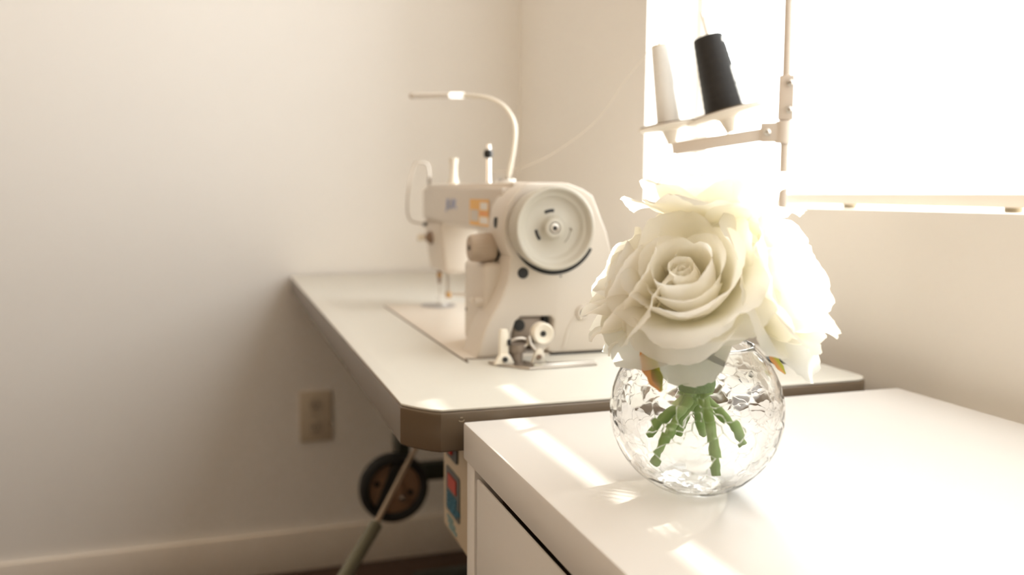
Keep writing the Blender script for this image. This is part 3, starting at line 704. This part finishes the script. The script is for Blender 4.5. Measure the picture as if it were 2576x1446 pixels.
for dz in (.0165, -.0145):
    c = Vector((.6372, .8862, 1.0665 + dz)) + fx * .0055
    bm = bmesh.new(); add_lathe(bm, [(0, 0), (.0036, 0), (.0036, .003), (.0022, .0042), (0, .0042)], c + fn * .0070, fn, 14); obj('clamp_screw', bm, M['chrome'], cl)
bm = bmesh.new(); add_lathe(bm, [(.0049, -.013), (.0092, -.013), (.0092, .013), (.0049, .013)], (.6370, .8865, 1.0265), (0, 0, 1), 24, closed=True); jt = obj('arm_collar', bm, M['stand'], ts)
bm = bmesh.new(); add_box(bm, (-.016, -.0065, -.0115), (.006, .0065, .0115), .002, mtx=stand_mtx(Vector((.6370, .8865, 1.0265)) - fx * .010)); obj('arm_knuckle', bm, M['stand'], jt)
c = Vector((.6370, .8865, 1.0265)) - fx * .018
bm = bmesh.new(); add_lathe(bm, [(0, 0), (.0040, 0), (.0040, .003), (.0024, .0045), (0, .0045)], c + fn * .0062, fn, 14); obj('knuckle_screw', bm, M['chrome'], jt)
a0, a1 = Vector((.6210, .8985, 1.0245)), Vector((.5330, .9642, 1.0085))
d_ = (a0 - a1).normalized(); n_ = fn; w_ = d_.cross(n_)
Rm = Matrix((d_, n_, w_)).transposed().to_4x4()
bm = bmesh.new(); L_ = (a0 - a1).length
va = [(-L_ / 2, -.0055, -.0075), (L_ / 2, -.0055, -.0095)]
add_box(bm, (-L_ / 2, -.0050, -.0075), (L_ / 2, .0050, .0075), .0015, mtx=Matrix.Translation((a0 + a1) / 2) @ Rm); obj('tray_arm', bm, M['stand'], ts)
def cone_seat(nub, disc, rad, pin_top, lab):
    """tilted disc with a funnel below it and a pin through it"""
    nub = Vector(nub); disc = Vector(disc); ax = (Vector(pin_top) - disc).normalized()
    h = (disc - nub).dot(ax)
    bm = bmesh.new()
    add_lathe(bm, [(0, -h), (.0055, -h), (.0060, -h + .003), (.0105, -.006), (.0160, -.003), (rad * .97, -.0022), (rad, -.0010), (rad, .0002), (rad * .97, .0006), (0, .0006)], disc, ax, 48)
    s = obj('spool_tray', bm, M['tray'], ts)
    bm = bmesh.new(); add_lathe(bm, [(0, .0006), (rad * .93, .0006), (rad * .93, .0022), (0, .0022)], disc, ax, 48); obj('tray_pad', bm, M['tray_pad'], s)
    bm = bmesh.new(); add_cyl(bm, disc + ax * .002, pin_top, .0013, 10); obj('spool_pin', bm, M['tray'], s)
    return ax
wdisc, wtop = Vector((.5300, .9666, 1.0362)), Vector((.5175, .9759, 1.1350))
bdisc, btop = Vector((.5838, .9262, 1.0490)), Vector((.5575, .9459, 1.1705))
wtop = wdisc + (wtop - wdisc) * 1.06
axw = cone_seat(wdisc - (wtop - wdisc).normalized() * .0225, wdisc, .0385, wtop, 'white')
axb = cone_seat(bdisc - (btop - bdisc).normalized() * .0225, bdisc, .0480, btop, 'black')
bs = empty('thread_cone', bdisc + axb * .0022, 'large black thread cone on the tray beside the stand pole', 'thread cone', 'thread cones on the stand trays')
def thread_body(base, ax, r0, r1, h, m, parent):
    bm = bmesh.new(); prof = [(0, 0), (r0 - .0015, 0)]
    n = 26
    for i in range(n + 1):
        t = i / n; prof.append((r0 + (r1 - r0) * t + .00022 * math.sin(i * 2.4), .0015 + (h - .003) * t))
    prof += [(r1 - .0012, h), (r1 * .45, h), (r1 * .42, h - .004), (0, h - .004)]
    add_lathe(bm, prof, base, ax, 48); return obj('thread_body', bm, m, parent)
thread_body(bdisc + axb * .0024, axb, .0248, .0178, .0925, M['thread_black'], bs)
bm = bmesh.new(); add_lathe(bm, [(.0058, .0905), (.0078, .0905), (.0078, .0938), (.0058, .0938)], bdisc + axb * .0024, axb, 24, closed=True); obj('cone_core', bm, M['recess'], bs)
ws = empty('thread_cone', wdisc + axw * .0022, 'slim white thread cone on the left tray near the window jamb', 'thread cone', 'thread cones on the stand trays')
thread_body(wdisc + axw * .0024, axw, .0155, .0105, .0945, M['thread_white'], ws)
bm = bmesh.new(); add_lathe(bm, [(.0060, .0925), (.0098, .0925), (.0098, .0965), (.0060, .0965)], wdisc + axw * .0024, axw, 24, closed=True); obj('cone_core', bm, M['cream'], ws)
p0 = wdisc + axw * .096 - fx * .0098
bm = bmesh.new()
th = [p0, p0 + Vector((-.022, .020, -.034)), (.462, 1.035, 1.046), (.430, 1.085, 1.010), (.405, 1.130, .991), (.385, 1.170, .984), (.3715, 1.2035, .9840)]
add_tube(bm, th, .0005, 6, smooth=8)
obj('thread_strand', bm, M['thread'], None, origin=tuple(th[3]), label='single pale thread hanging from the white cone to the machine', cat='thread')

# ------------------------------------------------------------------ vase
VX, VY, VR = .3190, .5330, .0610
VC = CZ + .0575
vs_ = empty('glass_vase', (VX, VY, CZ), 'round clear crackle glass vase holding the white roses', 'vase')
prof_o, prof_i = [], []
t0 = math.asin(-.0570 / VR); t1 = math.acos(.0395 / VR)
for i in range(45):
    a = t0 + (t1 - t0) * i / 44; prof_o.append((VR * math.cos(a), VC + VR * math.sin(a) - CZ))
ri = VR - .0026
for i in range(41):
    a = math.asin(-.0535 / ri) + (t1 + .004 - math.asin(-.0535 / ri)) * i / 40; prof_i.append((ri * math.cos(a), VC + ri * math.sin(a) - CZ))
top = prof_o[-1]
prof = [(0, .0006), (prof_o[0][0] * .6, .0003)] + prof_o + [(top[0] - .0004, top[1] + .0014), (top[0] - .0016, top[1] + .0017), (top[0] - .0028, top[1] + .0008)] + list(reversed(prof_i)) + [(0, prof_i[0][1] - .0003)]
bm = bmesh.new(); add_lathe(bm, prof, (VX, VY, CZ + .0002), (0, 0, 1), 128)
for f in bm.faces:
    c = f.calc_center_median(); r_ = (c - Vector((VX, VY, VC))).length
    if r_ < VR - .0013: f.material_index = 1
obj('bowl', bm, [M['glass'], M['clear']], vs_, auto=180)

# ------------------------------------------------------------------ roses
RV = Vector((.858, -.514, 0)); TC = Vector((-.514, -.858, 0)); UP = Vector((0, 0, 1))
def petal(bm, Lp, W, prof, phi, rck, r0, z0, ruf, rng, spiral=0.0, point=0.0, nu=25, nv=18, tipdrop=.26):
    """one petal: meridian curve from heading angles prof [(s, degrees above horizontal)], wrapped round the axis"""
    def head(s):
        for (a, x), (b, y) in zip(prof, prof[1:]):
            if s <= b:
                t = (s - a) / (b - a); t = t * t * (3 - 2 * t); return math.radians(x + (y - x) * t)
        return math.radians(prof[-1][1])
    NS = 60; R = [r0]; Z = [z0]
    for i in range(NS):
        h = head((i + .5) / NS); R.append(R[-1] + math.cos(h) * Lp / NS); Z.append(Z[-1] + math.sin(h) * Lp / NS)
    def at(s):
        s = max(0, min(1, s)) * NS; i = min(int(s), NS - 1); t = s - i
        return R[i] + (R[i + 1] - R[i]) * t, Z[i] + (Z[i + 1] - Z[i]) * t, head(s / NS)
    p1, p2, p3 = rng.uniform(0, 6), rng.uniform(0, 6), rng.uniform(0, 6)
    skew = rng.uniform(-.10, .10); f1 = rng.uniform(2.4, 3.6)
    grid = []; uvl = bm.loops.layers.uv.verify()
    for i in range(nv + 1):
        v = i / nv; row = []
        for j in range(nu + 1):
            u = -1 + 2 * j / nu
            lim = 1 - tipdrop * abs(u) ** 2.6 + point * max(0, .25 - abs(u)) + skew * u * .35
            lim +=   .013 * math.sin(11 * u + p3) + .009 * math.sin(27 * u + p1)
            s = v * lim
            r, z, hd = at(s)
            hw = W * (.24 + .76 * math.sin(min(1.0, v / .72) * PI / 2) ** 1.1) * (1 - .16 * max(0, v - .72) / .28)
            lat = hw * u
            Rc = max(r * rck, .0055)
            al = max(-2.9, min(2.9, lat / Rc))
            rad = r - Rc + Rc * math.cos(al); tan = Rc * math.sin(al)
            rad += spiral * u
            # ruffled free edge
            e = max(abs(u) ** 3, max(0, (v - .6) / .4) ** 2)
            wob = ruf * e * (math.sin(f1 * u * 2.1 + p1) + .6 * math.sin(5.3 * u + 3 * v + p2) + .5 * math.sin(7.1 * v + 2 * u + p3))
            wob += ruf * .45 * max(0, (v - .7) / .3) ** 2 * math.sin(23 * u + p2) * math.sin(9 * u + p1)
            nx, nz = math.sin(hd), -math.cos(hd)
            rad += wob * nx; z2 = z + wob * nz
            ca, sa = math.cos(phi), math.sin(phi)
            row.append(bm.verts.new((rad * ca - tan * sa, rad * sa + tan * ca, z2)))
        grid.append(row)
    for i in range(nv):
        for j in range(nu):
            f = bm.faces.new((grid[i][j], grid[i][j + 1], grid[i + 1][j + 1], grid[i + 1][j]))
            for lp, (a, b) in zip(f.loops, ((i, j), (i, j + 1), (i + 1, j + 1), (i + 1, j))):
                lp[uvl].uv = (b / nu, a / nv)
LAYERS = [
    # n, length, half width, heading profile, Rc factor, r0, spiral, ruffle, vary
    (3, .032, .019, [(0, 78), (.4, 92), (.85, 97), (1, 98)], 1.0, .0030, .0022, .0002, .05),
    (3, .038, .022, [(0, 52), (.3, 84), (.8, 94), (1, 92)], 1.0, .0040, .0022, .0003, .05),
    (3, .048, .032, [(0, 16), (.28, 68), (.75, 93), (.92, 86), (1, 66)], 1.02, .0055, .0014, .0005, .05),
    (3, .051, .036, [(0, 8), (.3, 64), (.75, 84), (.9, 68), (1, 25)], 1.05, .0060, .0014, .0008, .06),
    (4, .056, .037, [(0, 2), (.3, 54), (.74, 72), (.9, 48), (1, 8)], 1.12, .0060, .0008, .0012, .08),
    (5, .057, .042, [(0, -6), (.3, 40), (.68, 50), (.88, 22), (1, -20)], 1.25, .0060, 0, .0020, .10),
    (4, .056, .043, [(0, -10), (.3, 24), (.64, 22), (.88, -2), (1, -28)], 1.5, .0060, 0, .0024, .12),
]
def rose(name_label, base, axis, spin, seed, scale, stem_pts, layers=LAYERS, extra=()):
    rng = random.Random(seed)
    base = Vector(base); ax = Vector(axis).normalized()
    t = empty('white_rose', base, name_label, 'rose', 'white roses in the glass vase')
    q = ax.to_track_quat('Z', 'Y').to_matrix().to_4x4() @ Matrix.Rotation(spin, 4, 'Z')
    X = Matrix.Translation(base) @ q @ Matrix.Scale(scale, 4)
    for li, (n, Lp, W, pr, rck, r0, sp, ruf, var) in enumerate(layers):
        off = rng.uniform(0, 6.28)
        for k in range(n):
            bm = bmesh.new()
            f = 1 + rng.uniform(-var, var)
            pr2 = [(s, a + rng.uniform(-1, 1) * 70 * var * s) for s, a in pr]
            petal(bm, Lp * f, W * (1 + rng.uniform(-.06, .06)), pr2, off + 2 * PI * k / n + rng.uniform(-.12, .12), rck, r0, 0.004 - .0004 * li, ruf, rng, sp, point=rng.uniform(-.1, .25))
            bmesh.ops.transform(bm, matrix=X, verts=bm.verts)
            o = obj('petal', bm, M['petal'], t, recalc=False, auto=180)
    for (wdir, Lp, W, pr, ruf) in extra:
        dl_ = (X.to_3x3().inverted() @ Vector(wdir)); phi = math.atan2(dl_.y, dl_.x)
        bm = bmesh.new(); petal(bm, Lp, W, pr, phi, 1.6, .006, 0.0, ruf, rng, 0, point=.1); bmesh.ops.transform(bm, matrix=X, verts=bm.verts)
        obj('petal', bm, M['petal'], t, recalc=False, auto=180)
    bm = bmesh.new(); add_lathe(bm, [(0, -.010), (.0032, -.009), (.0062, -.004), (.0075, .002), (.0060, .006), (0, .006)], (0, 0, 0), (0, 0, 1), 20)
    bmesh.ops.transform(bm, matrix=X, verts=bm.verts); obj('calyx', bm, M['stem'], t)
    bm = bmesh.new(); add_tube(bm, [base - ax * .006] + [Vector(p) for p in stem_pts], .0042, 12, smooth=7, r1=.0036)
    obj('stem', bm, M['stem'], t)
    return t, X
AX = Vector((VX, VY, 0))
def at(r, t, z): return AX + RV * r + TC * t + UP * z
ZT = .818
def stem(a, b, e): return [at(a, b, ZT + .014), at(a, b, ZT - .006), at((a + e[0]) / 2, (b + e[1]) / 2, (ZT - .006 + e[2]) / 2 + .002), at(*e)]
R1, X1 = rose('large white rose facing the room at the front of the bouquet', at(-.004, .014, .880), TC * .76 + UP * .64 - RV * .20, .4, 11, 1.05, stem(-.004, .006, (-.028, .014, .7630)),
    extra=((-UP + RV * .05, .055, .030, [(0, -30), (.3, 5), (.6, -15), (1, -60)], .0012), (-UP * .6 - RV * .8, .062, .040, [(0, -20), (.3, 10), (.65, 0), (1, -50)], .0014), (-UP * .55 + RV * .75, .050, .034, [(0, 0), (.3, 25), (.65, 18), (1, -30)], .0014)))
R2, X2 = rose('white rose leaning left toward the sewing machine', at(-.028, .000, .877), -RV * .84 + UP * .50 + TC * .18, 1.2, 23, .97, stem(-.007, .001, (-.033, .004, .7790)))
R3, X3 = rose('topmost white rose of the bouquet in front of the window', at(.008, -.010, .930), UP * .92 - TC * .10 + RV * .04, 2.2, 37, 1.05, stem(0, -.005, (-.013, -.012, .7790)))
R4, X4 = rose('bright white rose leaning right toward the blank wall', at(.036, .002, .878), RV * .86 + UP * .42 + TC * .26, .75, 41, 1.03, stem(.006, .003, (.016, .012, .7560)))
R5, X5 = rose('white rose at the upper right behind the front rose', at(.026, -.022, .894), RV * .50 + UP * .74 - TC * .42, 1.7, 59, .95, stem(.006, -.003, (.034, -.004, .7745)))
R6, X6 = rose('white rose at the upper left behind the front rose', at(-.016, -.022, .886), -RV * .40 + UP * .76 - TC * .50, .9, 67, .85, stem(-.002, -.007, (.004, -.020, .7780)))
bm = bmesh.new(); add_lathe(bm, [(.0060, -.0045), (.0120, -.0045), (.0128, 0), (.0122, .0055), (.0060, .0055)], at(0, 0, ZT), (0, 0, 1), 28, closed=True)
obj('stem_wrap', bm, M['tape'], None, origin=tuple(at(0, 0, ZT)), label='green tape band tying the rose stems inside the vase', cat='tape')
# sepals: small green and orange leaves hanging below the heads
def leaf(parent, p0, p1, width, bend, side):
    p0 = Vector(p0); p1 = Vector(p1); d = p1 - p0; w = d.cross(Vector(side)).normalized(); nrm = w.cross(d).normalized()
    bm = bmesh.new(); uv = bm.loops.layers.uv.verify(); n = 12; g = []
    for i in range(n + 1):
        t = i / n; hw = width * math.sin(PI * (t * .92 + .04)) ** .8 * (1 + .12 * math.sin(t * 19))
        c = p0 + d * t + nrm * bend * math.sin(PI * t)
        g.append([bm.verts.new(c + w * hw * u + nrm * abs(u) * hw * .35) for u in (-1, -.5, 0, .5, 1)])
    for i in range(n):
        for j in range(4):
            f = bm.faces.new((g[i][j], g[i][j + 1], g[i + 1][j + 1], g[i + 1][j]))
            for lp, (a, b) in zip(f.loops, ((i, j), (i, j + 1), (i + 1, j + 1), (i + 1, j))): lp[uv].uv = (b / 4, a / n)
    return obj('leaf', bm, M['leaf'], parent, recalc=False, auto=180)
leaf(R1, at(-.037, .034, .8480), at(-.0225, .0525, .8235), .0058, -.003, TC)
leaf(R2, at(-.030, .010, .8600), at(-.041, .024, .8500), .0035, -.002, TC)
leaf(R4, at(.046, .004, .8480), at(.0595, .006, .8300), .0026, .003, TC)

# ------------------------------------------------------------------ light
wd = bpy.data.worlds.new('World'); scene.world = wd; wd.use_nodes = True
nt = wd.node_tree
bg = nt.nodes['Background']
bg.inputs[0].default_value = (1, .98, .95, 1); bg.inputs[1].default_value = 4.0      # hazy white sky
sun = bpy.data.lights.new('sun', 'SUN'); sun.energy = 19; sun.angle = math.radians(.6); sun.color = (1, .96, .88)
so = bpy.data.objects.new('sun', sun); COL.objects.link(so)
sd = Vector((-1, -.45, -.410)).normalized()
so.rotation_euler = sd.to_track_quat('-Z', 'Y').to_euler(); so.location = (4, 2.5, 2.5)

# ------------------------------------------------------------------ camera
cam = bpy.data.cameras.new('camera'); co = bpy.data.objects.new('camera', cam); COL.objects.link(co)
pt, rl, yw = math.radians(6.153), math.radians(-.404), math.radians(18.666)
f = Vector((math.sin(yw) * math.cos(pt), math.cos(yw) * math.cos(pt), -math.sin(pt)))
rt = Vector((math.cos(yw), -math.sin(yw), 0)); dn = f.cross(rt)
r2 = rt * math.cos(rl) + dn * math.sin(rl); d2 = -rt * math.sin(rl) + dn * math.cos(rl)
mw = Matrix((r2, -d2, -f)).transposed().to_4x4(); mw.translation = (0, 0, .952)
co.matrix_world = mw
cam.sensor_width = 36; cam.lens = 2188 / 2576 * 36; cam.clip_start = .02; cam.clip_end = 100
cam.dof.use_dof = True; cam.dof.focus_distance = .685; cam.dof.aperture_fstop = 3.9
scene.camera = co
sun.cycles.is_caustics_light = True
for o in bpy.data.objects:
    if o.name == 'bowl': o.cycles.is_caustics_caster = True
    if o.name == 'cabinet_top': o.cycles.is_caustics_receiver = True

scene.view_settings.view_transform = 'Standard'; scene.view_settings.look = 'None'
scene.view_settings.exposure = 0.0; scene.view_settings.gamma = 1.0; scene.view_settings.use_curve_mapping = False
cy = scene.cycles
cy.max_bounces = 28; cy.diffuse_bounces = 26; cy.glossy_bounces = 6; cy.transmission_bounces = 14; cy.transparent_max_bounces = 16
cy.caustics_refractive = True; cy.caustics_reflective = False; cy.blur_glossy = 0.5
cy.sample_clamp_indirect = 8.0
cy.use_denoising = True
